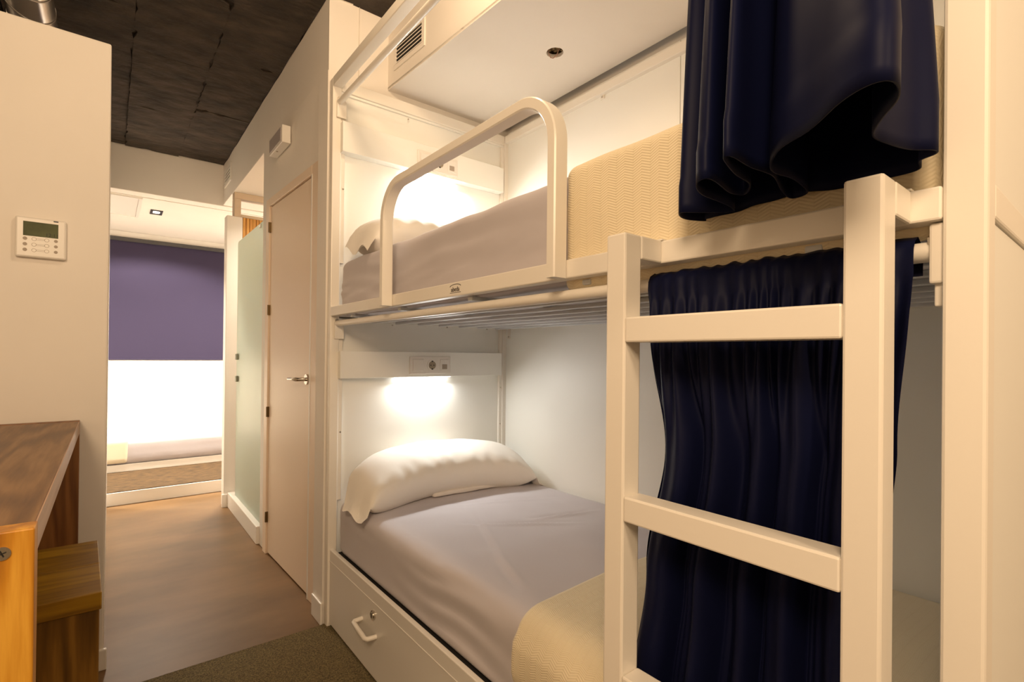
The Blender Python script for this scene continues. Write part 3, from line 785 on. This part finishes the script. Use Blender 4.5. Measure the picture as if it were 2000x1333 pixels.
dc = thing('ventilation_duct', 'shiny spiral metal ventilation duct above the left partition', 'duct', (-.262, 3.7, 2.47))
obj('duct_tube', tb([(-.262, 2.2+.25*i, 2.575) for i in range(11)], .0765, 40), steel_m, dc, smooth=True, ang=50)
for i in range(15):
    yy = 2.25+i*.165
    rg = [(-.262+.0775*math.cos(a), yy+.05*math.cos(a), 2.575+.0775*math.sin(a)) for a in [2*math.pi*k/40 for k in range(40)]]
    obj('spiral_rib', tube(B(), rg, .0028, 6, closed=True), steel_m, dc, smooth=True)
for yy in (2.9, 4.2):
    obj('hanger', tb([(-.262, yy, 2.655), (-.262, yy, CZ+.01)], .004, 8), steel_m, dc)
obj('pipe', tb([(-.372, 2.1, 2.575), (-.372, 4.9, 2.575)], .022, 16), black_m, smooth=True, ang=50, label='black pipe running beside the metal duct', cat='pipe')

# emergency light on the wall over the door
em = thing('emergency_light', 'small white box light with grey diffuser above the door', 'light fixture', (WX-.025, 3.0, 2.32))
obj('housing', bx(WX-.045, WX, 2.862, 3.130, 2.318, 2.412, .004), plastic_m, em)
obj('diffuser', bx(WX-.0485, WX-.0445, 2.880, 3.118, 2.330, 2.402, .002), greyplast_m, em)
obj('indicator', disc(B(), (WX-.030, 3.02, 2.3185), .005, (0, 0, -1), .003, 10), key_m, em)
# small grille on the corridor wall
sg = thing('wall_grille', 'tiny square air grille high on the corridor wall', 'vent', (WX, 4.70, 2.62))
g = B()
for a in ((4.56, 4.84, 2.575, 2.592), (4.56, 4.84, 2.70, 2.717), (4.56, 4.585, 2.592, 2.70), (4.815, 4.84, 2.592, 2.70)): box(g, WX-.008, WX, a[0], a[1], a[2], a[3])
obj('grille_frame', g, plastic_m, sg)
obj('grille_back', bx(WX-.0015, WX-.0005, 4.585, 4.815, 2.592, 2.70), dark_m, sg)
for i in range(4): obj('grille_slat', bx(WX-.007, WX-.001, 4.585, 4.815, 2.602+i*.026, 2.612+i*.026), plastic_m, sg)

# carpet of the bunk room
struct('floor_carpet', bx(-2.6, 1.76, -3, 2.258, .0005, .007), carpet_m, 'olive brown carpet on the bunk room floor', 'carpet')

# ================================================================== FAR ROOM CONTENT
fb = thing('far_bed', 'bright bed base on the carpeted platform at corridor end', 'bed', (0, 6.1, .106))
obj('bed_base', bx(-1.05, 1.15, 5.775, 6.55, .106, .172, .004), white_m, fb)
obj('mattress', rbox(-1.04, 1.14, 5.765, 6.55, .173, .400, (.05, .05, .05), .04, mat_noise), sheet_m, smooth=True,
    label='lilac grey sheeted mattress on the bed at corridor end', cat='mattress')
obj('blanket', rbox(-1.05, .148, 5.752, 6.552, .172, .415, (.03, .045, .05), .03, lambda p: Vector(p)+Vector((.006*nz(p.y, p.z, 0, 6), .004*nz(p.x, p.z, 3, 6), .002)), bottom=False),
    far_blanket_m, smooth=True, label='cream blanket covering the left of the far bed', cat='blanket')
rb = thing('roller_blind', 'closed purple grey roller blind above the far bed', 'blind', (0, 6.6, 1.12))
obj('blind_cloth', bx(-1.2, 1.35, 6.598, 6.601, 1.125, 2.345), blind_m, rb)
obj('cassette', bx(-1.2, 1.35, 6.570, 6.618, 2.335, 2.375, .004), cass_m, rb)
obj('bottom_bar', bx(-1.2, 1.35, 6.592, 6.606, 1.108, 1.126, .003), blind_m, rb)
dl = thing('downlight', 'rectangular dark recessed downlight in the far room ceiling', 'lamp', (.315, 5.51, 2.43))
f = B()
for a in ((.270, .360, 5.425, 5.447), (.270, .360, 5.573, 5.595), (.270, .290, 5.447, 5.573), (.340, .360, 5.447, 5.573)): box(f, a[0], a[1], a[2], a[3], 2.434, 2.4395)
obj('lamp_frame', f, cass_m, dl)
obj('lamp_bulb', disc(B(), (.315, 5.51, 2.4385), .025, (0, 0, -1), .003, 20), lamp_m, dl)
hp = thing('ceiling_hatch', 'pale square access hatch in the far room ceiling', 'hatch', (-.12, 5.4, 2.435))
hb = B()
for a in ((-.60, .198, 5.08, 5.10), (-.60, .198, 5.79, 5.82), (.175, .198, 5.10, 5.79), (-.60, -.58, 5.10, 5.79)): box(hb, a[0], a[1], a[2], a[3], 2.430, 2.4398)
obj('hatch_frame', hb, white_m, hp)
obj('hatch_panel', bx(-.578, .173, 5.102, 5.786, 2.434, 2.4398), plastic_m, hp)
